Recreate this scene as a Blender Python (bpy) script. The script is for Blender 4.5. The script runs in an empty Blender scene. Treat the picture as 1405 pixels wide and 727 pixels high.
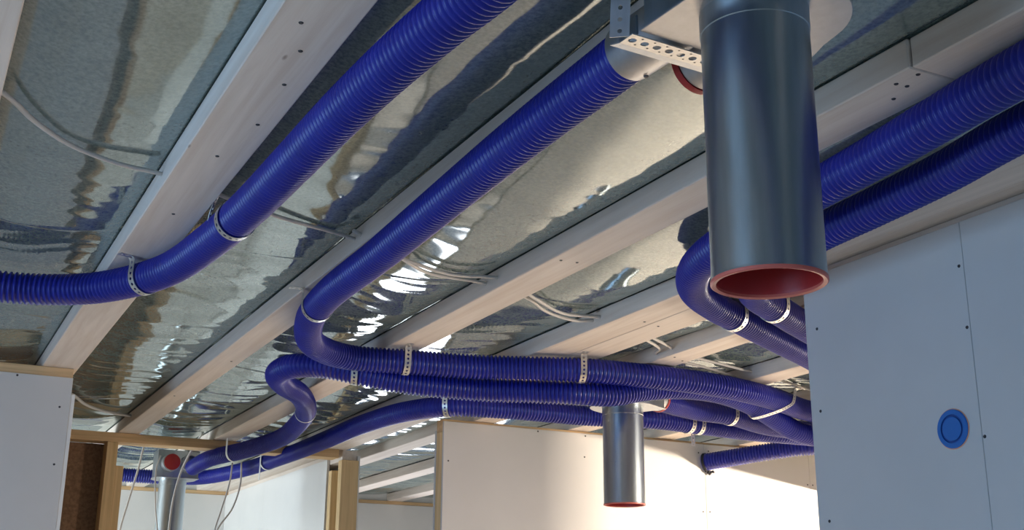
import bpy, bmesh, math, random
import numpy as np
from mathutils import Vector, Matrix, noise

random.seed(7)
S = bpy.context.scene
COL = S.collection

# ------------------------------------------------------------------ camera
# world: X runs across the joists, Y along them (away), Z up, metres; floor at 0
cam_d = bpy.data.cameras.new('camera')
cam = bpy.data.objects.new('camera', cam_d)
COL.objects.link(cam)
F_PX, PITCH, ROLL, YAW = 1623.0, math.radians(16.98), math.radians(0.42), math.radians(27.23)
cam_d.sensor_fit = 'HORIZONTAL'
cam_d.sensor_width = 36.0
cam_d.lens = 36.0 * F_PX / 1405.0
cam_d.clip_start = 0.02
_fw = Vector((math.sin(YAW) * math.cos(PITCH), math.cos(YAW) * math.cos(PITCH), math.sin(PITCH)))
_rt = Vector((math.cos(YAW), -math.sin(YAW), 0))
_up = _rt.cross(_fw)
_c, _s = math.cos(ROLL), math.sin(ROLL)
_r2 = _rt * _c + _up * _s
_u2 = _up * _c - _rt * _s
cam.matrix_world = Matrix(((_r2.x, _u2.x, -_fw.x, 0), (_r2.y, _u2.y, -_fw.y, 0), (_r2.z, _u2.z, -_fw.z, 1.6), (0, 0, 0, 1)))
S.camera = cam

# ------------------------------------------------------------------ world, lights, exposure
W = bpy.data.worlds.new('sky')
S.world = W
W.use_nodes = True
W.node_tree.nodes['Background'].inputs[0].default_value = (0.42, 0.62, 1.0, 1)
W.node_tree.nodes['Background'].inputs[1].default_value = 0.3

def area(name, loc, target, sx, sy, watts, col):
    d = bpy.data.lights.new(name, 'AREA')
    d.shape = 'RECTANGLE'; d.size = sx; d.size_y = sy; d.energy = watts; d.color = col
    o = bpy.data.objects.new(name, d)
    COL.objects.link(o)
    o.location = loc
    o.rotation_euler = (Vector(target) - Vector(loc)).to_track_quat('-Z', 'Y').to_euler()
    return o

area('daylight_main_window', (-3.15, 1.0, 1.45), (0, 0.8, 0.6), 2.4, 1.3, 72, (0.38, 0.64, 1.0))
area('daylight_rear_window', (-0.2, -2.95, 1.45), (-0.2, 0, 0.5), 1.8, 1.2, 3, (0.50, 0.70, 1.0))
area('daylight_back_room_window', (-1.45, 6.35, 1.4), (0, 6.35, 1.75), 1.6, 1.3, 74, (0.80, 0.93, 1.0))
area('daylight_passage_window', (3.1, 7.36, 1.15), (2.9, 5.0, 0.8), 1.05, 1.35, 34, (0.93, 0.95, 1.0))
area('work_lamp', (6.0, 1.9, 1.9), (3.2, 4.0, 1.9), 0.24, 0.06, 430, (1.0, 0.83, 0.64))
area('added_bounce_fill', (3.1, 2.45, 2.05), (1.9, 2.7, 0), 0.25, 0.15, 42, (1.0, 0.86, 0.72))  # added unseen fill; its warm floor bounce brightens the batten undersides

S.view_settings.view_transform = 'Standard'
S.view_settings.look = 'None'
S.view_settings.gamma = 1.0
S.view_settings.exposure = 0.06

# ------------------------------------------------------------------ materials
def new_mat(name):
    m = bpy.data.materials.new(name)
    m.use_nodes = True
    nt = m.node_tree
    return m, nt, nt.nodes['Principled BSDF']

def N(nt, kind, **kw):
    n = nt.nodes.new(kind)
    for k, v in kw.items():
        if k in n.inputs.keys():
            n.inputs[k].default_value = v
        else:
            setattr(n, k, v)
    return n

def ramp(nt, fac, stops):
    r = nt.nodes.new('ShaderNodeValToRGB')
    el = r.color_ramp.elements
    el[0].position, el[0].color = stops[0][0], (*stops[0][1], 1)
    el[1].position, el[1].color = stops[-1][0], (*stops[-1][1], 1)
    for p, c in stops[1:-1]:
        e = el.new(p); e.color = (*c, 1)
    nt.links.new(fac, r.inputs[0])
    return r.outputs[0]

def coords(nt, scale, rot=(0, 0, 0)):
    tc = nt.nodes.new('ShaderNodeTexCoord')
    mp = nt.nodes.new('ShaderNodeMapping')
    mp.inputs['Scale'].default_value = scale
    mp.inputs['Rotation'].default_value = rot
    nt.links.new(tc.outputs['Object'], mp.inputs[0])
    return mp.outputs[0]

def bump(nt, bsdf, h, strength, dist):
    b = nt.nodes.new('ShaderNodeBump')
    b.inputs['Strength'].default_value = strength
    b.inputs['Distance'].default_value = dist
    nt.links.new(h, b.inputs['Height'])
    nt.links.new(b.outputs[0], bsdf.inputs['Normal'])

def wood(name, axis, base, dark):
    m, nt, b = new_mat(name)
    sc = {'x': (2, 40, 40), 'y': (40, 2, 40), 'z': (40, 40, 2)}[axis]
    n1 = N(nt, 'ShaderNodeTexNoise', Scale=1.0, Detail=6.0, Roughness=0.6, Distortion=0.4)
    nt.links.new(coords(nt, sc), n1.inputs['Vector'])
    c1 = ramp(nt, n1.outputs[0], [(0.3, dark), (0.55, base), (0.75, tuple(min(1, v * 1.1) for v in base))])
    ks = {'x': (5, 14, 14), 'y': (14, 5, 14), 'z': (14, 14, 5)}[axis]
    v = N(nt, 'ShaderNodeTexVoronoi', Scale=0.8)
    nt.links.new(coords(nt, ks), v.inputs['Vector'])
    k = ramp(nt, v.outputs['Distance'], [(0.03, (0.30, 0.20, 0.14)), (0.055, (1, 1, 1))])
    mx = N(nt, 'ShaderNodeMix', data_type='RGBA', blend_type='MULTIPLY')
    mx.inputs[0].default_value = 0.75
    nt.links.new(c1, mx.inputs[6]); nt.links.new(k, mx.inputs[7])
    nt.links.new(mx.outputs[2], b.inputs['Base Color'])
    b.inputs['Roughness'].default_value = 0.7
    bump(nt, b, n1.outputs[0], 0.25, 0.002)
    return m

SPR, SPRD = (0.84, 0.75, 0.67), (0.74, 0.63, 0.54)
M_WY = wood('spruce_along_y', 'y', SPR, SPRD)
M_WX = wood('spruce_along_x', 'x', (0.74, 0.51, 0.28), (0.56, 0.37, 0.19))
M_WZ = wood('spruce_upright', 'z', (0.80, 0.57, 0.30), (0.62, 0.42, 0.20))

def board(name, c):
    m, nt, b = new_mat(name)
    n1 = N(nt, 'ShaderNodeTexNoise', Scale=3.0, Detail=5.0, Roughness=0.6)
    nt.links.new(coords(nt, (1, 1, 1)), n1.inputs['Vector'])
    nt.links.new(ramp(nt, n1.outputs[0], [(0.3, tuple(v * 0.94 for v in c)), (0.7, c)]), b.inputs['Base Color'])
    n2 = N(nt, 'ShaderNodeTexNoise', Scale=260.0, Detail=2.0)
    nt.links.new(coords(nt, (1, 1, 1)), n2.inputs['Vector'])
    b.inputs['Roughness'].default_value = 0.85
    bump(nt, b, n2.outputs[0], 0.12, 0.001)
    return m
M_PB = board('plasterboard_paper', (0.64, 0.635, 0.63))
M_PBW = board('plasterboard_white', (0.82, 0.82, 0.81))

m, nt, b = new_mat('hardboard_brown')
n1 = N(nt, 'ShaderNodeTexNoise', Scale=90.0, Detail=4.0)
nt.links.new(coords(nt, (1, 1, 1)), n1.inputs['Vector'])
nt.links.new(ramp(nt, n1.outputs[0], [(0.35, (0.20, 0.115, 0.065)), (0.65, (0.30, 0.18, 0.105))]), b.inputs['Base Color'])
b.inputs['Roughness'].default_value = 0.8
M_HB = m

m, nt, b = new_mat('chipboard_floor')
n1 = N(nt, 'ShaderNodeTexNoise', Scale=2.5, Detail=7.0, Roughness=0.65)
nt.links.new(coords(nt, (1, 1, 1)), n1.inputs['Vector'])
nt.links.new(ramp(nt, n1.outputs[0], [(0.3, (0.60, 0.51, 0.41)), (0.7, (0.72, 0.62, 0.51))]), b.inputs['Base Color'])
b.inputs['Roughness'].default_value = 0.8
M_FL = m

# glossy vapour-barrier film over grey-green glass wool
m, nt, b = new_mat('vapour_barrier_film')
n1 = N(nt, 'ShaderNodeTexNoise', Scale=130.0, Detail=3.0, Roughness=0.7)
nt.links.new(coords(nt, (1, 1, 1)), n1.inputs['Vector'])
n2 = N(nt, 'ShaderNodeTexNoise', Scale=9.0, Detail=4.0)
nt.links.new(coords(nt, (1, 1, 1)), n2.inputs['Vector'])
mx = N(nt, 'ShaderNodeMix', data_type='RGBA', blend_type='MULTIPLY')
mx.inputs[0].default_value = 1.0
nt.links.new(ramp(nt, n1.outputs[0], [(0.35, (0.085, 0.145, 0.148)), (0.65, (0.24, 0.315, 0.305))]), mx.inputs[6])
nt.links.new(ramp(nt, n2.outputs[0], [(0.3, (0.75, 0.8, 0.8)), (0.7, (1, 1, 1))]), mx.inputs[7])
nt.links.new(mx.outputs[2], b.inputs['Base Color'])
b.inputs['Roughness'].default_value = 0.9
gl = N(nt, 'ShaderNodeBsdfGlossy', Roughness=0.07, Color=(0.86, 0.90, 0.88, 1))
ms = nt.nodes.new('ShaderNodeMixShader')
lw = N(nt, 'ShaderNodeLayerWeight', Blend=0.45)
fr = N(nt, 'ShaderNodeMapRange')
fr.inputs[3].default_value = 0.17; fr.inputs[4].default_value = 0.95
nt.links.new(lw.outputs['Fresnel'], fr.inputs[0])
nt.links.new(fr.outputs[0], ms.inputs[0])
nt.links.new(b.outputs[0], ms.inputs[1]); nt.links.new(gl.outputs[0], ms.inputs[2])
nt.links.new(ms.outputs[0], nt.nodes['Material Output'].inputs[0])
M_FOIL = m

def plain(name, c, rough=0.5, metal=0.0):
    m, nt, b = new_mat(name)
    b.inputs['Base Color'].default_value = (*c, 1)
    b.inputs['Roughness'].default_value = rough
    b.inputs['Metallic'].default_value = metal
    return m

m, nt, b = new_mat('blue_hose_plastic')
n1 = N(nt, 'ShaderNodeTexNoise', Scale=14.0, Detail=3.0)
nt.links.new(coords(nt, (1, 1, 1)), n1.inputs['Vector'])
nt.links.new(ramp(nt, n1.outputs[0], [(0.3, (0.012, 0.017, 0.27)), (0.7, (0.016, 0.024, 0.34))]), b.inputs['Base Color'])
b.inputs['Roughness'].default_value = 0.34
M_HOSE = m

def galv(name, c, rough):
    m, nt, b = new_mat(name)
    v = N(nt, 'ShaderNodeTexNoise', Scale=22.0, Detail=4.0, Roughness=0.6)
    nt.links.new(coords(nt, (3, 3, 0.35)), v.inputs['Vector'])
    nt.links.new(ramp(nt, v.outputs[0], [(0.3, tuple(x * 0.86 for x in c)), (0.7, c)]), b.inputs['Base Color'])
    r = N(nt, 'ShaderNodeMapRange')
    r.inputs[3].default_value = rough - 0.05; r.inputs[4].default_value = rough + 0.08
    nt.links.new(v.outputs[0], r.inputs[0]); nt.links.new(r.outputs[0], b.inputs['Roughness'])
    b.inputs['Metallic'].default_value = 1.0
    return m
M_GALV = galv('galvanised_steel', (0.46, 0.52, 0.56), 0.29)
M_STRAP = galv('perforated_zinc_strap', (0.80, 0.79, 0.76), 0.42)
M_PLATE = galv('galvanised_plate', (0.52, 0.53, 0.55), 0.40)
M_RED = plain('red_rubber_seal', (0.42, 0.02, 0.02), 0.45)
M_LIP = plain('red_seal_lip', (0.72, 0.16, 0.12), 0.4)
M_CABLE = plain('white_cable_sheath', (0.66, 0.63, 0.60), 0.45)
M_TIE = plain('white_strap', (0.85, 0.85, 0.84), 0.4)
M_SCREW = plain('screw_steel', (0.05, 0.05, 0.055), 0.5, 0.3)
M_COVER = plain('blue_cover_plastic', (0.02, 0.16, 0.52), 0.4)
M_COVERD = plain('blue_cover_groove', (0.012, 0.07, 0.30), 0.5)
M_LIT_EDGE = plain('orange_lit_edge', (0.80, 0.36, 0.20), 0.5)  # glow on the lit hole edge, put into the colour
M_FOAM = plain('dark_foam', (0.03, 0.03, 0.035), 0.95)

# ------------------------------------------------------------------ helpers
def link(name, me, mat, parent=None):
    o = bpy.data.objects.new(name, me)
    if mat is not None:
        me.materials.append(mat)
    COL.objects.link(o)
    if parent is not None:
        o.parent = parent
    return o

def mesh(name, v, f, mat, parent=None, smooth=False):
    me = bpy.data.meshes.new(name)
    me.from_pydata([tuple(p) for p in v], [], f)
    if smooth:
        me.polygons.foreach_set('use_smooth', [True] * len(me.polygons))
    me.update()
    return link(name, me, mat, parent)

def box(name, lo, hi, mat, parent=None, bev=0.0):
    bm = bmesh.new()
    bmesh.ops.create_cube(bm, size=1)
    c = [(a + b_) / 2 for a, b_ in zip(lo, hi)]
    s = [abs(b_ - a) for a, b_ in zip(lo, hi)]
    for v in bm.verts:
        v.co = Vector((c[i] + v.co[i] * s[i] for i in range(3)))
    if bev:
        bmesh.ops.bevel(bm, geom=bm.edges[:], offset=bev, segments=1, affect='EDGES')
    me = bpy.data.meshes.new(name)
    bm.to_mesh(me); bm.free()
    return link(name, me, mat, parent)

def empty(name, loc=(0, 0, 0)):
    o = bpy.data.objects.new(name, None)
    o.empty_display_size = 0.1
    COL.objects.link(o)
    o.location = loc
    return o

def tag(o, label, cat, group=None):
    o['label'] = label; o['category'] = cat
    if group: o['group'] = group
    return o

def struct(o):
    o['kind'] = 'structure'
    return o

def spline(pts, step):
    """dense Catmull-Rom through pts, resampled at equal arc length"""
    P = [Vector(p) for p in pts]
    P = [P[0] * 2 - P[1]] + P + [P[-1] * 2 - P[-2]]
    out = []
    for i in range(1, len(P) - 2):
        p0, p1, p2, p3 = P[i - 1:i + 3]
        t0 = 0; t1 = t0 + max(1e-5, (p1 - p0).length) ** .5
        t2 = t1 + max(1e-5, (p2 - p1).length) ** .5; t3 = t2 + max(1e-5, (p3 - p2).length) ** .5
        for k in range(40):
            t = t1 + (t2 - t1) * k / 40
            a1 = p0 * ((t1 - t) / (t1 - t0)) + p1 * ((t - t0) / (t1 - t0))
            a2 = p1 * ((t2 - t) / (t2 - t1)) + p2 * ((t - t1) / (t2 - t1))
            a3 = p2 * ((t3 - t) / (t3 - t2)) + p3 * ((t - t2) / (t3 - t2))
            b1 = a1 * ((t2 - t) / (t2 - t0)) + a2 * ((t - t0) / (t2 - t0))
            b2 = a2 * ((t3 - t) / (t3 - t1)) + a3 * ((t - t1) / (t3 - t1))
            out.append(b1 * ((t2 - t) / (t2 - t1)) + b2 * ((t - t1) / (t2 - t1)))
    out.append(P[-2])
    A = np.array([tuple(p) for p in out])
    for _ in range(3):                                       # soften the joints between spans
        B = A.copy(); B[1:-1] = (A[:-2] + 2 * A[1:-1] + A[2:]) / 4; A = B
    d = np.r_[0, np.cumsum(np.linalg.norm(np.diff(A, axis=0), axis=1))]
    n = max(2, int(d[-1] / step))
    s = np.linspace(0, d[-1], n + 1)
    return np.stack([np.interp(s, d, A[:, i]) for i in range(3)], 1)

def frames(A):
    T = np.gradient(A, axis=0)
    T /= np.linalg.norm(T, axis=1)[:, None]
    U = np.zeros_like(A)
    u = np.cross(T[0], [0, 0, 1.0])
    if np.linalg.norm(u) < 1e-3: u = np.array([1.0, 0, 0])
    for i in range(len(A)):
        u = u - T[i] * np.dot(u, T[i]); u /= np.linalg.norm(u); U[i] = u
    return T, U, np.cross(T, U)

def sweep(name, A, radii, seg, mat, parent=None, caps=True, smooth=True):
    T, U, V = frames(A)
    a = np.linspace(0, 2 * math.pi, seg, endpoint=False)
    ring = np.cos(a)[None, :, None] * U[:, None] + np.sin(a)[None, :, None] * V[:, None]
    pts = A[:, None] + ring * np.asarray(radii)[:, None, None]
    n = len(A)
    verts = pts.reshape(-1, 3)
    i = np.arange(n - 1)[:, None]; j = np.arange(seg)[None]
    q = np.stack([i * seg + j, i * seg + (j + 1) % seg, (i + 1) * seg + (j + 1) % seg, (i + 1) * seg + j], -1).reshape(-1, 4)
    me = bpy.data.meshes.new(name)
    nf = len(q)
    loops = q.ravel()
    starts = np.arange(nf) * 4
    tot = np.full(nf, 4)
    if caps:
        c0 = np.arange(seg)[::-1]; c1 = (n - 1) * seg + np.arange(seg)
        loops = np.r_[loops, c0, c1]; starts = np.r_[starts, nf * 4, nf * 4 + seg]; tot = np.r_[tot, seg, seg]
    me.vertices.add(len(verts)); me.vertices.foreach_set('co', verts.ravel())
    me.loops.add(len(loops)); me.loops.foreach_set('vertex_index', loops.astype(np.int32))
    me.polygons.add(len(starts)); me.polygons.foreach_set('loop_start', starts.astype(np.int32))
    me.polygons.foreach_set('use_smooth', [smooth] * len(starts))
    me.update(calc_edges=True); me.validate()
    return link(name, me, mat, parent)

def lathe(name, prof, mat, parent=None, seg=48, centre=(0, 0, 0), axis='z', smooth=True):
    """prof: (radius, height) pairs, revolved around z (or mapped onto another axis)"""
    v, f = [], []
    for r, h in prof:
        for k in range(seg):
            a = 2 * math.pi * k / seg
            p = (r * math.cos(a), r * math.sin(a), h)
            if axis == 'y': p = (p[0], p[2], -p[1])
            if axis == 'x': p = (p[2], p[0], p[1])
            v.append((p[0] + centre[0], p[1] + centre[1], p[2] + centre[2]))
    for i in range(len(prof) - 1):
        for k in range(seg):
            f.append((i * seg + k, i * seg + (k + 1) % seg, (i + 1) * seg + (k + 1) % seg, (i + 1) * seg + k))
    o = mesh(name, v, f, mat, parent, smooth)
    if smooth:
        md = o.modifiers.new('edges', 'EDGE_SPLIT'); md.split_angle = math.radians(35)
    return o

def screws(parent, pts, normal):
    me = None
    for p in pts:
        if me is None:
            bm = bmesh.new()
            bmesh.ops.create_cone(bm, cap_ends=True, segments=10, radius1=0.0038, radius2=0.0030, depth=0.0016)
            bmesh.ops.rotate(bm, verts=bm.verts, matrix=Vector((0, 0, 1)).rotation_difference(Vector(normal)).to_matrix())
            me = bpy.data.meshes.new('screw'); bm.to_mesh(me); bm.free(); me.materials.append(M_SCREW)
        o = bpy.data.objects.new('screw', me); COL.objects.link(o); o.parent = parent
        o.location = Vector(p)

ZB = 2.385            # underside of the ceiling battens
ZF = 2.433            # top of the battens, where the film is pinned

# ------------------------------------------------------------------ large structure
struct(box('floor', (-3.3, -3.1, -0.1), (7.0, 7.6, 0.0), M_FL))

JOISTS = [(-2.56, -2.46), (-2.12, -2.02), (-1.68, -1.58), (-1.24, -1.14), (-0.80, -0.70), (-0.36, -0.26), (-0.038, 0.063), (0.366, 0.476), (0.822, 0.912), (1.232, 1.335), (1.650, 1.862), (2.025, 2.125),
          (2.465, 2.565), (2.90, 3.0), (3.34, 3.44), (3.78, 3.88), (4.22, 4.32), (4.66, 4.76), (5.1, 5.2), (5.54, 5.64), (5.98, 6.08), (6.42, 6.52)]
Y0, Y1 = -3.1, 7.45

def film():
    V, Fc = [], []
    def bay(x0, x1, seed):
        fine = x0 > -0.9 and x1 < 3.6
        dy = 0.0125 if fine else 0.08
        nx = max(4, int((x1 - x0) / (0.012 if fine else 0.06)))
        ys = np.arange(Y0 if not fine else 0.35, Y1 + dy, dy)
        if fine: ys = np.r_[np.arange(Y0, 0.35, 0.06), ys]
        us = np.linspace(0, 1, nx + 1)
        base = len(V)
        for y in ys:
            sag = 0.024 + 0.013 * noise.noise((seed * 3.1, y * 1.1, 0.5))
            if y > 2.6: sag *= 0.75
            far = min(1.0, max(0.12, (y - 1.3) / 2.0))
            for u in us:
                x = x0 + (x1 - x0) * u
                arch = 4 * u * (1 - u)
                arch = arch ** 0.7
                z = ZF + 0.004 - sag * arch
                # tension folds running across the bay
                w = noise.noise((x * 1.6 + seed, y * 7 + 0.8 * noise.noise((x * 3, y * 2, seed)), seed * 1.7))
                rd = (1 - abs(noise.noise((x * 2.0 + 9, y * 9 + 1.2 * noise.noise((x * 4, y * 2.5, 5.0)), seed)) * 2.0))
                rd = max(0, rd) ** 4
                big = noise.noise((x * 3.1, y * 2.6, seed * 2.2))
                edge = min(1, 6 * min(u, 1 - u))
                z += edge * (-0.0050 * w * (0.15 + far) - 0.0030 * rd * far + 0.0065 * big)
                # gathers close to the pinned edges
                g = noise.noise((seed, y * 32, 3.0 if u < .5 else 8.0))
                z += 0.0010 * g * math.exp(-10 * min(u, 1 - u)) * edge
                V.append((x, y, z))
        m_ = nx + 1
        for j in range(len(ys) - 1):
            for i in range(nx):
                a = base + j * m_ + i
                Fc.append((a, a + m_, a + m_ + 1, a + 1))
    xs = [(-3.3, JOISTS[0][0])] + [(JOISTS[i][1], JOISTS[i + 1][0]) for i in range(len(JOISTS) - 1)] + [(JOISTS[-1][1], 7.0)]
    for k, (a, c) in enumerate(xs):
        bay(a - 0.004, c + 0.004, k + 1.0)
    for a, c in JOISTS:                                      # the flat strip held by each batten
        b_ = len(V)
        V.extend([(a - .004, Y0, ZF + .004), (c + .004, Y0, ZF + .004), (c + .004, Y1, ZF + .004), (a - .004, Y1, ZF + .004)])
        Fc.append((b_, b_ + 3, b_ + 2, b_ + 1))
    return mesh('ceiling', V, Fc, M_FOIL, None, True)
ceiling = struct(film())
for k, (a, c) in enumerate(JOISTS):
    if k == 9:
        box('batten', (a + .004, Y0, ZB), (c - .002, 1.128, ZF), M_WY, ceiling, 0.002)
        box('batten', (a, 1.1295, ZB), (c, Y1, ZF), M_WY, ceiling, 0.002)
    elif k == 10:
        box('batten', (a, Y0, ZB), (a + 0.105, Y1, ZF), M_WY, ceiling, 0.002)
        box('batten', (a + 0.1065, Y0, ZB), (c, Y1, ZF), M_WY, ceiling, 0.002)
    else:
        box('batten', (a, Y0, ZB), (c, Y1, ZF), M_WY, ceiling, 0.002)
screws(ceiling, [(x, y, ZB - .0005) for x, y in [(.404, 1.419), (.429, 1.50), (.441, 1.618), (.447, 1.785), (.422, 1.953), (.42, 2.30), (1.256, 2.201), (1.296, 2.198), (1.729, 2.579), (1.789, 2.602), (1.255, 1.179), (1.275, 1.177), (1.26, 1.14), (1.29, 1.22), (.88, 3.62), (.85, 4.3), (2.05, 2.9), (2.1, 2.93)]], (0, 0, -1))

# right partition (blue-grey board close to the camera)
XW, YE = 1.790, 2.017
wr = struct(empty('wall_right', (XW, 0, 0)))
def P(name, lo, hi, mat, parent, bev=0.0015):
    l = parent.location
    return box(name, [a - b_ for a, b_ in zip(lo, l)], [a - b_ for a, b_ in zip(hi, l)], mat, parent, bev)
P('plasterboard', (XW, 1.5565, 0), (XW + .013, YE, 2.368), M_PB, wr, 0.0008)
P('plasterboard', (XW, 0.355, 0), (XW + .013, 1.5555, 2.368), M_PB, wr, 0.0008)
P('plasterboard', (XW, -0.846, 0), (XW + .013, 0.354, 2.368), M_PB, wr, 0.0008)
P('plasterboard', (XW, -3.0, 0), (XW + .013, -0.847, 2.368), M_PB, wr, 0.0008)
P('plasterboard', (XW + .087, -3.0, 0), (XW + .10, YE, 2.368), M_PB, wr, 0.0008)
P('top_plate', (XW + .0135, -3.0, 2.335), (XW + .0865, YE - .001, ZB - .0005), M_WY, wr)
P('stud', (XW + .0135, YE - .05, 0), (XW + .0865, YE - .001, 2.3345), M_WZ, wr)
screws(wr, [(-.0004, y, z) for y, z in [(1.980, 2.243), (1.987, 2.058), (1.983, 1.82), (1.567, 2.28), (1.5635, 2.156), (1.5500, 1.944)]], (-1, 0, 0))

# back partition (warm lit board)
YP, XP = 4.255, 1.893
wb = struct(empty('wall_back', (XP, YP, 0)))
for a, c in ((XP, 3.149), (3.150, 3.739), (3.740, 3.895)):
    P('plasterboard', (a, YP, 0), (c, YP + .013, 2.374), M_PB, wb, 0.0008)
P('plasterboard', (XP, YP + .074, 0), (3.895, YP + .087, 2.345), M_PB, wb, 0.0008)
P('top_plate', (XP + .002, YP + .0135, 2.335), (3.895, YP + .0735, ZB - .0005), M_WX, wb)
P('stud', (XP + .002, YP + .0135, 0), (XP + .045, YP + .0735, 2.3345), M_WZ, wb)
screws(wb, [(x - XP, -.0004, z) for x, z in [(1.915, 2.219), (2.315, 2.366), (2.541, 2.364), (2.536, 2.276), (3.118, 2.335), (3.172, 2.345), (3.131, 2.081), (3.167, 2.082), (3.725, 2.231), (3.755, 2.231)]], (0, -1, 0))

# left partition
YL, XL = 3.97, 0.462
wl = struct(empty('wall_left', (XL, YL, 0)))
P('plasterboard', (-3.2, YL, 0), (XL, YL + .013, 2.352), M_PB, wl, 0.0008)
P('plasterboard', (-3.2, YL + .08, 0), (XL, YL + .093, 2.352), M_PB, wl, 0.0008)
P('edge_board', (XL + .0005, YL + .002, 0), (XL + .012, YL + .095, 2.30), M_PBW, wl, 0.0008)
P('top_plate', (-3.2, YL + .0135, 2.345), (XL, YL + .0795, ZB - .0005), M_WX, wl)
P('stud', (XL - .046, YL + .0135, 0), (XL - .001, YL + .0795, 2.3445), M_WZ, wl)
screws(wl, [(x - XL, -.0004, z) for x, z in [(0.295, 2.345), (0.431, 2.256), (0.435, 2.075), (0.06, 2.33)]], (0, -1, 0))

# stud frame behind it, seen from its open side
YS = 5.29
ws = struct(empty('wall_rear', (0.8, YS, 0)))
P('top_plate', (-1.5, YS, 2.345), (1.822, YS + .095, ZB - .0005), M_WX, ws)
P('stud', (0.784, YS, 0), (0.829, YS + .095, 2.3445), M_WZ, ws)
P('jamb_stud', (0.8295, YS + .005, 0), (0.861, YS + .095, 2.245), M_WZ, ws)
P('stud', (0.18, YS, 0), (0.225, YS + .095, 2.3445), M_WZ, ws)
P('hardboard_panel', (-1.5, YS + .0955, 0), (0.8285, YS + .108, 2.3445), M_HB, ws)

# far wall of the back rooms
YF = 7.40
wf = struct(empty('wall_far', (1.8, YF, 0)))
for a, c in ((-1.6, .0), (.001, 1.195), (1.196, 1.899), (1.90, 2.40), (3.80, 4.2), (4.201, 5.5)):
    P('plasterboard', (a, YF, 0), (c, YF + .013, 2.362), M_PBW, wf, 0.0008)
P('plasterboard', (2.401, YF, 2.05), (3.799, YF + .013, 2.362), M_PBW, wf, 0.0008)
P('plasterboard', (2.401, YF, 0), (3.799, YF + .013, 0.25), M_PBW, wf, 0.0008)
P('top_plate', (-1.6, YF + .002, 2.3625), (5.5, YF + .07, ZB - .0005), M_WX, wf)

# bright side wall of the back room, ending in two bare studs
XS = 1.83
wsd = struct(empty('wall_side', (XS, 6, 0)))
P('plasterboard', (XS, 5.48, 0), (XS + .013, 6.55, 2.36), M_PBW, wsd, 0.0008)
P('plasterboard', (XS, 6.5505, 0), (XS + .013, YF - .001, 2.36), M_PBW, wsd, 0.0008)
P('plasterboard', (XS + .085, 5.29, 0), (XS + .098, YF - .001, 2.36), M_PBW, wsd, 0.0008)
P('stud', (XS - .002, 5.40, 0), (XS + .084, 5.445, 2.30), M_WZ, wsd)
P('stud', (XS, 5.27, 0), (XS + .0845, 5.315, 2.335), M_WZ, wsd)
P('top_plate', (XS + .0135, 5.30, 2.3355), (XS + .0845, YF - .001, ZB - .0005), M_WY, wsd)

# outer shell, with openings where the daylight comes in
so = struct(empty('wall_outer', (0, 0, 0)))
T0, T1 = -3.3, -3.2
for lo, hi in (((T0, -3.1, 0), (T1, 7.5, .8)), ((T0, -3.1, 2.1), (T1, 7.5, 2.46)), ((T0, -3.1, .8), (T1, -.7, 2.1)), ((T0, 1.9, .8), (T1, 7.5, 2.1)),
               ((-3.2, -3.1, 0), (7, -3.0, .85)), ((-3.2, -3.1, 2.05), (7, -3.0, 2.46)), ((-3.2, -3.1, .85), (-1.1, -3.0, 2.05)), ((.7, -3.1, .85), (7, -3.0, 2.05)),
               ((-1.6, 5.4, 0), (-1.5, 7.5, .75)), ((-1.6, 5.4, 2.05), (-1.5, 7.5, 2.384)), ((-1.6, 5.4, .75), (-1.5, 5.55, 2.05)), ((-1.6, 7.15, .75), (-1.5, 7.5, 2.05)),
               ((-3.2, 7.42, 0), (2.4, 7.5, 2.46)), ((3.8, 7.42, 0), (7, 7.5, 2.46)), ((2.4, 7.42, 2.05), (3.8, 7.5, 2.46)), ((2.4, 7.42, 0), (3.8, 7.5, .25)),
               ((6.9, -3, 0), (7, 7.42, 2.46)),
               ((5.45, 4.36, 0), (5.55, 7.4, .8)), ((5.45, 4.36, 2.0), (5.55, 7.4, 2.384)), ((5.45, 4.36, .8), (5.55, 5.1, 2.0)), ((5.45, 6.7, .8), (5.55, 7.4, 2.0))):
    box('wall_block', lo, hi, M_PBW, so)
wd = struct(empty('wall_doorway', (3.9, 3, 0)))
P('plasterboard', (3.9, -3.0, 0), (4.0, 3.25, ZB - .001), M_PB, wd)
P('lintel', (3.9, 3.2505, 2.19), (4.0, 4.36, ZB - .001), M_PB, wd)
P('plasterboard', (4.001, 4.255, 0), (6.9, 4.355, ZB - .001), M_PB, wd)

# ------------------------------------------------------------------ ventilation hoses
R_H = 0.0375
PITCH_H = 0.0125
hose_paths = {}
def hose(key, pts, label):
    K = 6
    A = spline(pts, PITCH_H / K)
    prof = np.array([0.0, 0.0004, 0.0042, 0.0056, 0.0046, 0.0008])
    rad = R_H - prof[np.arange(len(A)) % K]
    o = sweep('ventilation_hose', A, rad, 22, M_HOSE)
    tag(o, label, 'hose', 'corrugated blue ventilation hoses')
    hose_paths[key] = A
    return o
ZH = 2.345
hose('h1', [(-1.4, 2.86, ZH), (-0.5, 2.89, ZH), (0.153, 2.891, ZH), (0.246, 2.868, ZH), (0.335, 2.812, ZH), (0.404, 2.718, ZH), (0.468, 2.565, ZH), (0.502, 2.312, ZH), (0.516, 2.081, ZH), (0.521, 1.829, ZH), (0.525, 1.577, ZH),
            (0.533, 1.394, ZH), (0.545, 1.236, ZH), (0.556, 1.13, ZH), (0.57, 0.7, ZH), (0.58, -0.6, ZH)],
     'blue corrugated hose farthest left, curving along the second batten and off the left edge')
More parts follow.
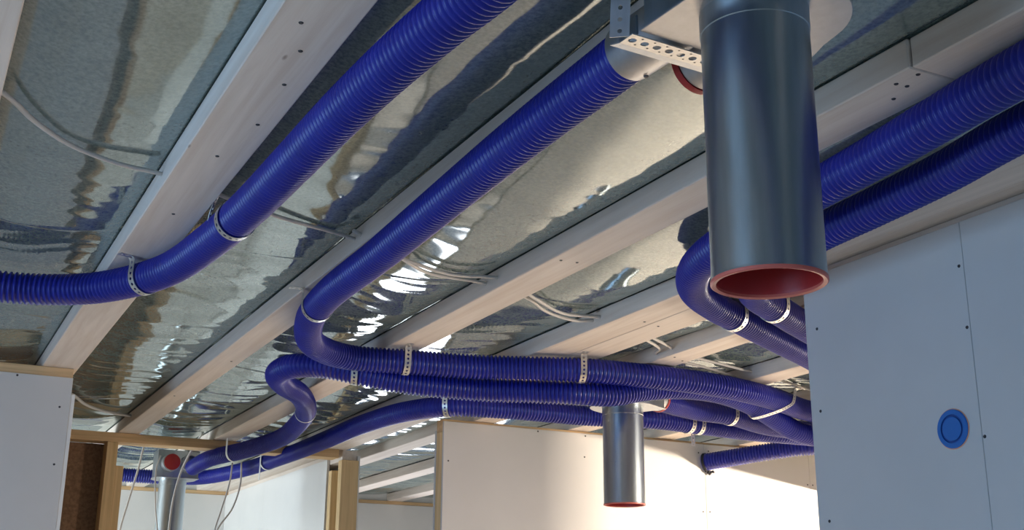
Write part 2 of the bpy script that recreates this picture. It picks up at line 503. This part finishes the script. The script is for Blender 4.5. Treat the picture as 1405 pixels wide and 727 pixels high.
hose('h2', [(0.796, 1.19, 2.337), (0.802, 1.28, 2.341), (0.807, 1.38, 2.345), (0.811, 1.583, ZH), (0.824, 1.912, ZH), (0.838, 2.241, ZH), (0.847, 2.596, ZH), (0.886, 2.853, ZH), (0.985, 3.11, ZH), (1.112, 3.21, ZH), (1.3, 3.19, ZH), (1.505, 3.145, 2.344),
            (1.802, 3.027, 2.342), (1.921, 3.009, 2.342), (2.052, 3.004, 2.342), (2.19, 3.007, 2.342), (2.352, 3.030, 2.342), (2.505, 3.075, 2.342), (2.645, 3.133, 2.342), (2.866, 3.238, 2.342), (3.4, 3.33, ZH), (3.96, 3.34, ZH)],
     'long blue hose from the steel spigot, turning right and running uppermost across the battens')
hose('h3', [(1.222, 5.60, 2.296), (1.245, 5.36, 2.312), (1.335, 5.10, 2.325), (1.395, 4.80, 2.34), (1.367, 4.505, ZH), (1.286, 4.121, ZH), (1.168, 3.834, ZH), (1.07, 3.69, ZH), (1.004, 3.53, ZH), (1.02, 3.405, ZH), (1.085, 3.335, 2.338), (1.19, 3.290, 2.318), (1.30, 3.265, 2.302),
            (1.536, 3.203, 2.289), (1.70, 3.128, 2.285), (1.817, 3.074, 2.281), (1.926, 3.066, 2.286), (2.053, 3.079, 2.316), (2.183, 3.085, 2.336), (2.336, 3.107, 2.344), (2.479, 3.150, 2.339), (2.614, 3.205, 2.324), (2.735, 3.254, 2.299), (2.854, 3.290, 2.274), (3.4, 3.37, 2.262), (3.96, 3.38, 2.262)],
     'blue hose with the tight S-loop, leaving the red-capped housing and tucked below the uppermost hose')
hose('h5', [(0.55, 6.5, ZH), (1.082, 6.5, ZH), (1.404, 6.45, ZH), (1.535, 6.05, ZH), (1.585, 5.258, ZH), (1.585, 4.753, ZH), (1.58, 4.306, ZH), (1.621, 3.966, ZH), (1.715, 3.799, ZH), (1.923, 3.742, ZH), (2.228, 3.730, ZH), (2.488, 3.670, ZH),
            (2.707, 3.69, ZH), (2.986, 3.724, ZH), (3.234, 3.711, ZH), (3.6, 3.72, ZH), (3.96, 3.72, ZH)],
     'lowest long blue hose, running behind the small duct and along the bright white wall')
hose('h4', [(2.247, 3.290, 2.335), (2.33, 3.335, 2.338), (2.42, 3.39, 2.343), (2.528, 3.433, ZH), (2.681, 3.455, ZH), (2.945, 3.575, ZH), (3.136, 3.60, ZH), (3.6, 3.595, ZH), (3.96, 3.59, ZH)],
     'short blue hose starting at the red ring just right of the small duct')
hose('h6', [(1.25, -0.6, ZH), (1.285, 0.5, ZH), (1.313, 1.001, ZH), (1.334, 1.157, ZH), (1.361, 1.339, ZH), (1.378, 1.486, ZH), (1.405, 1.74, ZH), (1.468, 1.98, ZH), (1.57, 2.135, ZH), (1.70, 2.235, ZH), (1.838, 2.312, ZH), (2.03, 2.419, ZH), (2.259, 2.545, ZH), (2.8, 2.86, ZH), (3.4, 3.05, ZH), (3.96, 3.12, ZH)],
     'blue hose at upper right, the left one of the pair, bending behind the large duct')
hose('h7', [(1.40, -0.6, ZH), (1.445, 0.5, ZH), (1.478, 1.141, ZH), (1.514, 1.33, ZH), (1.536, 1.526, ZH), (1.552, 1.70, ZH), (1.60, 1.93, ZH), (1.70, 2.085, ZH), (1.864, 2.192, ZH), (2.031, 2.290, ZH), (2.6, 2.60, ZH), (3.3, 2.92, ZH), (3.96, 2.99, ZH)],
     'blue hose at upper right next to the blue-grey wall, the right one of the pair')
h8 = hose('h8', [(3.150, 4.262, 2.296), (3.215, 4.155, 2.307), (3.30, 4.03, 2.322), (3.42, 3.90, 2.338), (3.58, 3.84, ZH), (3.96, 3.82, ZH)],
     'stub of blue hose entering the warm-lit wall with a ragged dark end')
A8 = hose_paths['h8']
prof = []
sweep('sleeve_end', A8[1:8], [R_H + .0012 + .001 * (k % 2) for k in range(7)], 22, M_FOAM, h8)
for k, (dx, dz) in enumerate([(-.012, -.040), (.0, -.045), (.014, -.044), (.026, -.041), (.006, -.050)]):
    bm = bmesh.new()
    bmesh.ops.create_icosphere(bm, subdivisions=1, radius=0.007)
    for v in bm.verts:
        v.co = v.co * (1 + .4 * noise.noise(v.co * 200 + Vector((k, 0, 0)))) + Vector((3.16 + dx, 4.246, 2.296 + dz))
    me = bpy.data.meshes.new('foam_tuft'); bm.to_mesh(me); bm.free()
    link('foam_tuft', me, M_FOAM, h8)

# ------------------------------------------------------------------ perforated straps
def band(name, pts, wdir, width, mat, hole=0.0036, pitch=0.0125, parent=None):
    """strip of metal following pts, wdir across it, with a row of round holes"""
    A = spline(pts, 0.001)
    d = np.r_[0, np.cumsum(np.linalg.norm(np.diff(A, axis=0), axis=1))]
    n = max(1, int(round(d[-1] / pitch)))
    s = np.linspace(0, d[-1], n * 4 + 1)
    C = np.stack([np.interp(s, d, A[:, i]) for i in range(3)], 1)
    T = np.gradient(C, axis=0); T /= np.linalg.norm(T, axis=1)[:, None]
    Wd = np.asarray(wdir, float); Wd /= np.linalg.norm(Wd)
    V, Fc = [], []
    def at(si, w):
        p = np.array([np.interp(si, s, C[:, i]) for i in range(3)])
        return tuple(p + Wd * w)
    h = width / 2
    for c in range(n):
        s0, s1 = s[c * 4], s[c * 4 + 4]; sm = (s0 + s1) / 2; L = s1 - s0
        b_ = len(V)
        outer = [(s0, -h), (sm, -h), (s1, -h), (s1, 0), (s1, h), (sm, h), (s0, h), (s0, 0)]
        if hole:
            inner = []
            for k in range(8):
                a = math.radians(-135 + 45 * k)
                inner.append((sm + min(hole, L * .38) * math.cos(a), hole * math.sin(a)))
            for q in outer + inner: V.append(at(*q))
            for k in range(8):
                Fc.append((b_ + k, b_ + (k + 1) % 8, b_ + 8 + (k + 1) % 8, b_ + 8 + k))
        else:
            for q in outer: V.append(at(*q))
            Fc.append(tuple(range(b_, b_ + 8)))
    o = mesh(name, V, Fc, mat, parent, False)
    md = o.modifiers.new('thick', 'SOLIDIFY'); md.thickness = 0.001; md.offset = 0
    return o

def strap(key, xy, label, width=0.019, mat=None, ang=None, low=0.0, ztop=ZB - .0008, tab=(1, 1), mode='U', tail=0.0, hole=0.0036, tilt=0.0, tailside=-1):
    A = hose_paths[key]
    i = int(np.argmin((A[:, 0] - xy[0]) ** 2 + (A[:, 1] - xy[1]) ** 2))
    i = min(max(i, 3), len(A) - 4)
    c = A[i]; t = A[i + 3] - A[i - 3]; t /= np.linalg.norm(t)
    sd = np.cross(t, [0, 0, 1.0]); sd /= np.linalg.norm(sd)
    up = np.cross(sd, t)
    sd2 = sd + t * tilt; 
    r = R_H + 0.0016
    pts = []
    top = ztop - c[2]
    if mode == 'U':
        if tab[0]: pts += [(r + .004 + tab[0] * .03, top), (r + .006, top)]
        pts += [(r, top - .004 if top > .01 else top), (r, 0)]
        for k in range(1, 10):
            a = -math.pi * k / 10
            pts.append((r * math.cos(a), r * math.sin(a) - (low * math.sin(-a))))
        pts += [(-r, 0), (-r, top - .004)]
        if tab[1]: pts += [(-r - .006, top), (-r - .004 - tab[1] * .03, top)]
    elif mode == 'ring':
        for k in range(0, 25):
            a = math.pi / 2 + 2 * math.pi * k / 25
            pts.append((r * math.cos(a), r * math.sin(a)))
    if tail:
        side = tailside * r
        pts = pts if mode != 'U' else pts
    P3 = [c + sd2 * a + np.array([0, 0, 1.0]) * b_ for a, b_ in pts]
    o = band('perforated_strap', P3, t, width, mat or M_STRAP, hole=hole)
    if tail:
        a = tailside * (r + .003)
        q = [c + sd * a + np.array([0, 0, .02]) + t * .012, c + sd * a * 1.02 + np.array([0, 0, -.03]) + t * .014, c + sd * a * 1.06 + np.array([0, 0, -tail]) + t * .016]
        band('loose_end', q, t, width, mat or M_STRAP, parent=o, hole=hole)
    tag(o, label, 'strap', 'perforated metal hose straps')
    return o

strap('h1', (0.432, 2.65), 'perforated strap holding the far-left hose under the second batten', tab=(1, 1))
strap('h1', (0.513, 2.16), 'perforated ring strap on the far-left hose, between two battens', mode='ring')
strap('h2', (0.866, 2.70), 'perforated strap on the spigot hose just above its wide bend', tab=(1, 1))
strap('h2', (1.29, 3.19), 'perforated strap on the uppermost cross-running hose, just right of the wide bend')
strap('h2', (1.80, 3.04), 'perforated strap on the uppermost hose above the small duct, with tab on the batten')
A2, A3 = hose_paths['h2'], hose_paths['h3']
c2 = A2[np.argmin((A2[:, 0] - 2.66) ** 2)]; c3 = A3[np.argmin((A3[:, 0] - 2.60) ** 2)]
t = A2[np.argmin((A2[:, 0] - 2.70) ** 2)] - A2[np.argmin((A2[:, 0] - 2.62) ** 2)]; t /= np.linalg.norm(t)
fr_ = np.cross(t, [0, 0, 1.0]); fr_ /= np.linalg.norm(fr_)
if fr_[1] > 0: fr_ = -fr_
zz = np.array([0, 0, 1.0]); r = R_H + .002
cm = c2 * .55 + c3 * .45
P3 = [np.array([*(c2 + fr_ * (r + .03) + t * .035)[:2], ZB - .001]), np.array([*(c2 + fr_ * (r + .004) + t * .025)[:2], ZB - .001]), c2 + fr_ * r + zz * .012 + t * .015, c2 + fr_ * r - zz * .008, c2 + fr_ * (r * .80) - zz * (r * .66) - t * .03, c2 + fr_ * (r * .25) - zz * (r + .004) - t * .06,
      c3 + fr_ * (r * .1) - zz * (r + .003) - t * .03, c3 - fr_ * (r * .75) - zz * (r * .75), c3 - fr_ * (r + .002), np.array([*(c3 - fr_ * (r + .003))[:2], ZB - .004]), np.array([*(c3 - fr_ * (r + .03))[:2], ZB - .001])]
o = band('perforated_strap', P3, t + zz * -.15, .019, M_STRAP)
tag(o, 'long perforated strap slung round two hoses beside the blue-grey wall', 'strap', 'perforated metal hose straps')
strap('h3', (1.17, 3.295), 'half-hidden perforated strap on the hose below the wide bend')
strap('h5', (1.705, 3.805), 'perforated strap on the lowest long hose above the wall corner')
strap('h5', (2.655, 3.68), 'perforated strap on the lowest long hose, left one of the two together')
strap('h5', (2.705, 3.69), 'strap with a loose hanging end, right one of two on the lowest hose', tail=0.075)
strap('h4', (2.675, 3.455), 'perforated strap on the short hose right of the small duct')
strap('h6', (1.80, 2.292), 'perforated strap on the hose emerging lower-left below the large duct', tab=(1, 1))
strap('h7', (1.83, 2.172), 'perforated strap on the hose emerging right below the large duct', tab=(1, 1))
strap('h3', (1.30, 4.17), 'narrow white tie on the S-loop hose below its sharp bend', width=0.010, mat=M_TIE, hole=0, mode='ring')
strap('h3', (1.30, 5.19), 'white tie hanging the S-loop hose from the timber top plate', width=0.012, mat=M_TIE, hole=0, tab=(0, .3))
strap('h5', (1.57, 5.60), 'white tie with dangling end on the lowest hose by the white wall', width=0.016, mat=M_TIE, hole=0, tail=0.09, tailside=1)
o = band('perforated_strap', [(0.4775, 2.165, 2.428), (0.480, 2.175, 2.405), (0.480, 2.215, 2.388), (0.4785, 2.236, 2.370), (0.477, 2.243, 2.348)], (0.5, 1, 0), 0.014, M_STRAP)
tag(o, 'loose perforated strap end dangling between the second batten and far-left hose', 'strap', 'perforated metal hose straps')

# ------------------------------------------------------------------ ceiling outlet housings with round ducts
def d_shape(r, depth, n=24):
    """half round on the -y side, flat face at +depth"""
    pts = [(-r, depth), (-r, 0)]
    for k in range(n + 1):
        a = math.pi + math.pi * k / n
        pts.append((r * math.cos(a), r * math.sin(a)))
    pts.append((r, depth))
    return pts
def prism(name, outline, z0, z1, mat, parent, bev=0.0015):
    bm = bmesh.new()
    vs = [bm.verts.new((x, y, z0)) for x, y in outline]
    f = bm.faces.new(vs)
    r = bmesh.ops.extrude_face_region(bm, geom=[f])
    for v in r['geom']:
        if isinstance(v, bmesh.types.BMVert): v.co.z = z1
    bmesh.ops.recalc_face_normals(bm, faces=bm.faces)
    bmesh.ops.bevel(bm, geom=[e for e in bm.edges if e.calc_face_angle(0) > 1.0], offset=bev, segments=1, affect='EDGES')
    me = bpy.data.meshes.new(name); bm.to_mesh(me); bm.free()
    return link(name, me, mat, parent)

def housing(loc, rot, zb, zduct, r, spig, capped, lens, asym=False):
    """loc: duct axis; zb: underside of housing; zduct: duct bottom; spig: x offsets of hose spigots on the flat side"""
    e = empty('duct_outlet', (loc[0], loc[1], zb))
    e.rotation_euler.z = rot
    rb = r * 1.62
    h = ZB - .001 - zb
    def outline(q):
        if not asym: return d_shape(rb - q, .10 - q)
        pts = [(-.092 + q, .10 - q), (-.092 + q, .0)]
        for k in range(1, 24):
            a = math.pi + math.pi * 1.0 * k / 24
            pts.append((.014 + (.106 - q) * math.cos(a), (.10 - q) * math.sin(a)))
        return pts + [(.124 - q, .012), (.134 - q, .04), (.140 - q, .07), (.142 - q, .10 - q)]
    prism('housing', outline(.004), 0.004, h, M_GALV, e)
    prism('base_plate', outline(0), 0.0, 0.004, M_PLATE, e, 0.0008)
    L = zduct - zb
    lathe('duct', [(r - .0012, 0.0), (r + .0010, 0.0), (r + .0010, -.026), (r, -.027), (r, L + .004), (r + .0008, L), (r - .002, L), (r - .002, L + .16)], M_GALV, e, 64)
    lathe('seal_lip', [(r - .002, L + .0006), (r + .0012, L + .0003), (r + .0012, L - .0030), (r - .0005, L - .0042), (r - .0048, L - .003), (r - .0048, L + .004), (r - .002, L + .004)], M_LIP, e, 64)
    lathe('red_plug', [(r - .0044, L - .001), (r - .006, L + .004), (r - .006, L + .150), (r * .85, L + .157), (0.0005, L + .157)], M_RED, e, 64)
    for k, x in enumerate(spig):
        zc = h / 2 + .001; l = lens[k]
        lathe('spigot', [(.034, .09), (.0400, .094), (.0400, l - .002), (.0385, l), (.0355, l), (.0355, .10)], M_PLATE, e, 40, (x, 0, zc), 'y')
        if capped[k] == 'ring':
            lathe('red_ring', [(.036, l + .001), (.0415, l - .001), (.0425, l + .003), (.0425, l + .009), (.040, l + .012), (.035, l + .011), (.035, l + .003)], M_RED, e, 40, (x, 0, zc), 'y')
        if capped[k] == 'cap':
            lathe('cap_rim', [(.0400, l - .007), (.0425, l - .005), (.0425, l + .003), (.0375, l + .004)], M_PLATE, e, 40, (x, 0, zc), 'y')
            lathe('red_cap', [(.0375, l), (.037, l + .005), (.033, l + .007), (.0005, l + .007)], M_RED, e, 40, (x, 0, zc), 'y')
        if capped[k] == 'hose':
            lathe('rivet', [(.0005, -.0416), (.003, -.0412), (.0036, -.0395)], M_SCREW, e, 12, (x + .012, l - .022, zc))
    return e

e1 = housing((0.818, 0.975), math.radians(3), 2.287, 1.963, 0.0625, [-.012, .088], ['hose', 'ring'], [.232, .205], True)
tag(e1, 'large galvanised duct with red-lined open end hanging in the foreground from a steel housing', 'duct', 'galvanised ceiling outlet ducts')
# perforated hanging bracket on the housing
def perforated_angle(parent):
    x0, x1, y0, y1, zz = -.100, .141, .103, .136, -.004
    V, Fc = [], []
    n = 13
    L = (x1 - x0) / n
    for c in range(n):
        a = x0 + c * L; b_ = len(V); cx_ = a + L / 2; cy_ = y0 + .013
        outer = [(a, y0), (cx_, y0), (a + L, y0), (a + L, cy_), (a + L, y0 + .026), (cx_, y0 + .026), (a, y0 + .026), (a, cy_)]
        for q in outer: V.append((*q, zz))
        for k in range(8):
            an = math.radians(-135 + 45 * k)
            V.append((cx_ + .0055 * math.cos(an), cy_ + .0055 * math.sin(an), zz))
        for k in range(8): Fc.append((b_ + k, b_ + (k + 1) % 8, b_ + 8 + (k + 1) % 8, b_ + 8 + k))
    b_ = len(V)
    V += [(x0, y0 + .026, zz), (x1, y0 + .026, zz), (x1, y0 + .047, zz + .006), (x0, y0 + .047, zz + .006)]
    Fc.append((b_, b_ + 1, b_ + 2, b_ + 3))
    o = mesh('bracket_angle', V, Fc, M_STRAP, parent)
    md = o.modifiers.new('thick', 'SOLIDIFY'); md.thickness = 0.0015; md.offset = 0
    return o
perforated_angle(e1)
for k in range(12):
    px = -.100 + (k + 1) * .241 / 13
    for yy in (.1075, .1235):
        lathe('pin_hole', [(.0015, 0), (.0004, -.0003)], M_SCREW, e1, 8, (px, yy, -.0049))
band('bracket_strip', [(-.1085, .118, -.004), (-.110, .114, .02), (-.113, .106, .055), (-.117, .096, .096)], (.76, -.64, 0), 0.024, M_STRAP, parent=e1, pitch=0.014, hole=.003)
box('bracket_end', (-.0935, .104, -.002), (-.0905, .140, .024), M_GALV, e1)

e2 = housing((2.095, 3.267), math.radians(-62), 2.290, 1.978, 0.0668, [-.05, .05], ['none', 'ring'], [.157, .157])
tag(e2, 'smaller-looking galvanised duct hanging before the warm-lit wall, below the hose bundle', 'duct', 'galvanised ceiling outlet ducts')
e3 = housing((1.175, 5.80), math.radians(180), 2.255, 1.93, 0.0625, [-.042, .042], ['hose', 'cap'], [.157, .157])
tag(e3, 'pale distant duct under a housing with a round red cap, in the back room', 'duct', 'galvanised ceiling outlet ducts')

# ------------------------------------------------------------------ blue cover in the right wall
cv = empty('box_cover', (XW, 1.622, 1.968))
tag(cv, 'round blue plastic box cover set in the blue-grey wall', 'cover')
lathe('cover_disc', [(.0375, -.001), (.0375, -.003), (.0360, -.0045), (.0275, -.0045)], M_COVER, cv, 40, axis='x')
lathe('groove', [(.0275, -.0045), (.0270, -.0020), (.0235, -.0020), (.0230, -.0045)], M_COVERD, cv, 40, axis='x')
lathe('centre_disc', [(.0230, -.0045), (.0223, -.0050), (.0003, -.0050)], M_COVER, cv, 40, axis='x')
lathe('lit_hole_edge', [(.0392, -.0002), (.0392, -.0010), (.0376, -.0014), (.0376, -.0002)], M_LIT_EDGE, cv, 40, axis='x')  # painted glow along the edge of the hole, as an orange ring

# ------------------------------------------------------------------ cables
def cable(pts, label, r=0.0045, name='cable', cat='cable', group='white cables'):
    A = spline(pts, 0.02)
    o = sweep(name, A, [r] * len(A), 8, M_CABLE)
    return tag(o, label, cat, group)
ZC = 2.411
cable([(-0.7, 1.30, ZC), (-0.3, 1.62, ZC), (0.066, 1.914, ZC), (0.12, 1.985, 2.403), (0.192, 2.063, 2.400), (0.28, 2.115, 2.401), (0.377, 2.161, ZC), (0.619, 2.262, 2.402), (0.808, 2.347, ZC), (0.971, 2.408, 2.398), (1.10, 2.46, 2.398), (1.25, 2.477, ZC),
       (1.389, 2.566, 2.401), (1.52, 2.65, 2.398), (1.669, 2.683, ZC), (1.987, 2.845, 2.403), (2.083, 2.93, 2.41), (2.6, 3.1, 2.41), (3.3, 3.4, 2.41)],
      'white cable crossing the whole ceiling under the film, from the top-left batten')
cable([(0.80, 2.300, ZC), (0.95, 2.40, 2.400), (1.05, 2.475, 2.398), (1.222, 2.531, ZC), (1.38, 2.585, 2.404), (1.47, 2.655, 2.398), (1.58, 2.70, 2.398), (1.669, 2.72, ZC), (1.98, 2.880, 2.402), (2.03, 2.968, 2.405), (2.3, 3.06, 2.405), (2.6, 3.2, 2.405)],
      'white cable doubling the first one across the middle battens')
cable([(0.467, 4.46, 2.37), (0.527, 4.566, 2.405), (0.61, 4.76, 2.404), (0.692, 4.89, 2.408), (0.827, 5.00, 2.414), (0.95, 5.02, 2.42)],
      'white cable drooping from the left partition top toward the third batten', r=0.006)
cable([(1.02, 5.60, 2.425), (0.997, 5.60, 2.395), (0.975, 5.60, 2.27), (0.945, 5.60, 2.12), (0.924, 5.61, 1.999), (0.90, 5.62, 1.5), (0.89, 5.62, 0.9)],
      'leftmost hanging white cable in the back room, next to the timber post')
cable([(1.21, 5.40, 2.43), (1.196, 5.43, 2.40), (1.15, 5.48, 2.28), (1.125, 5.50, 2.15), (1.12, 5.52, 1.99), (1.12, 5.52, 1.4), (1.12, 5.52, 0.9)],
      'hanging white cable crossing the red cap in the back room')
cable([(1.070, 5.60, 2.34), (1.052, 5.58, 2.28), (1.050, 5.56, 2.20), (1.062, 5.56, 2.09), (1.08, 5.56, 1.98), (1.09, 5.58, 1.4), (1.09, 5.58, 0.9)],
      'thin white cable curving down left of the red cap', r=0.0035)
cable([(1.366, 5.45, 2.31), (1.360, 5.45, 2.22), (1.335, 5.46, 2.10), (1.31, 5.46, 1.99), (1.30, 5.46, 1.5), (1.30, 5.46, 0.9)],
      'left of the two white cables hanging below the S-loop hose', r=0.004)
cable([(1.40, 5.42, 2.31), (1.402, 5.42, 2.21), (1.375, 5.43, 2.10), (1.32, 5.44, 2.01), (1.30, 5.45, 1.9), (1.29, 5.45, 0.9)],
      'right of the two white cables hanging below the S-loop hose', r=0.004)
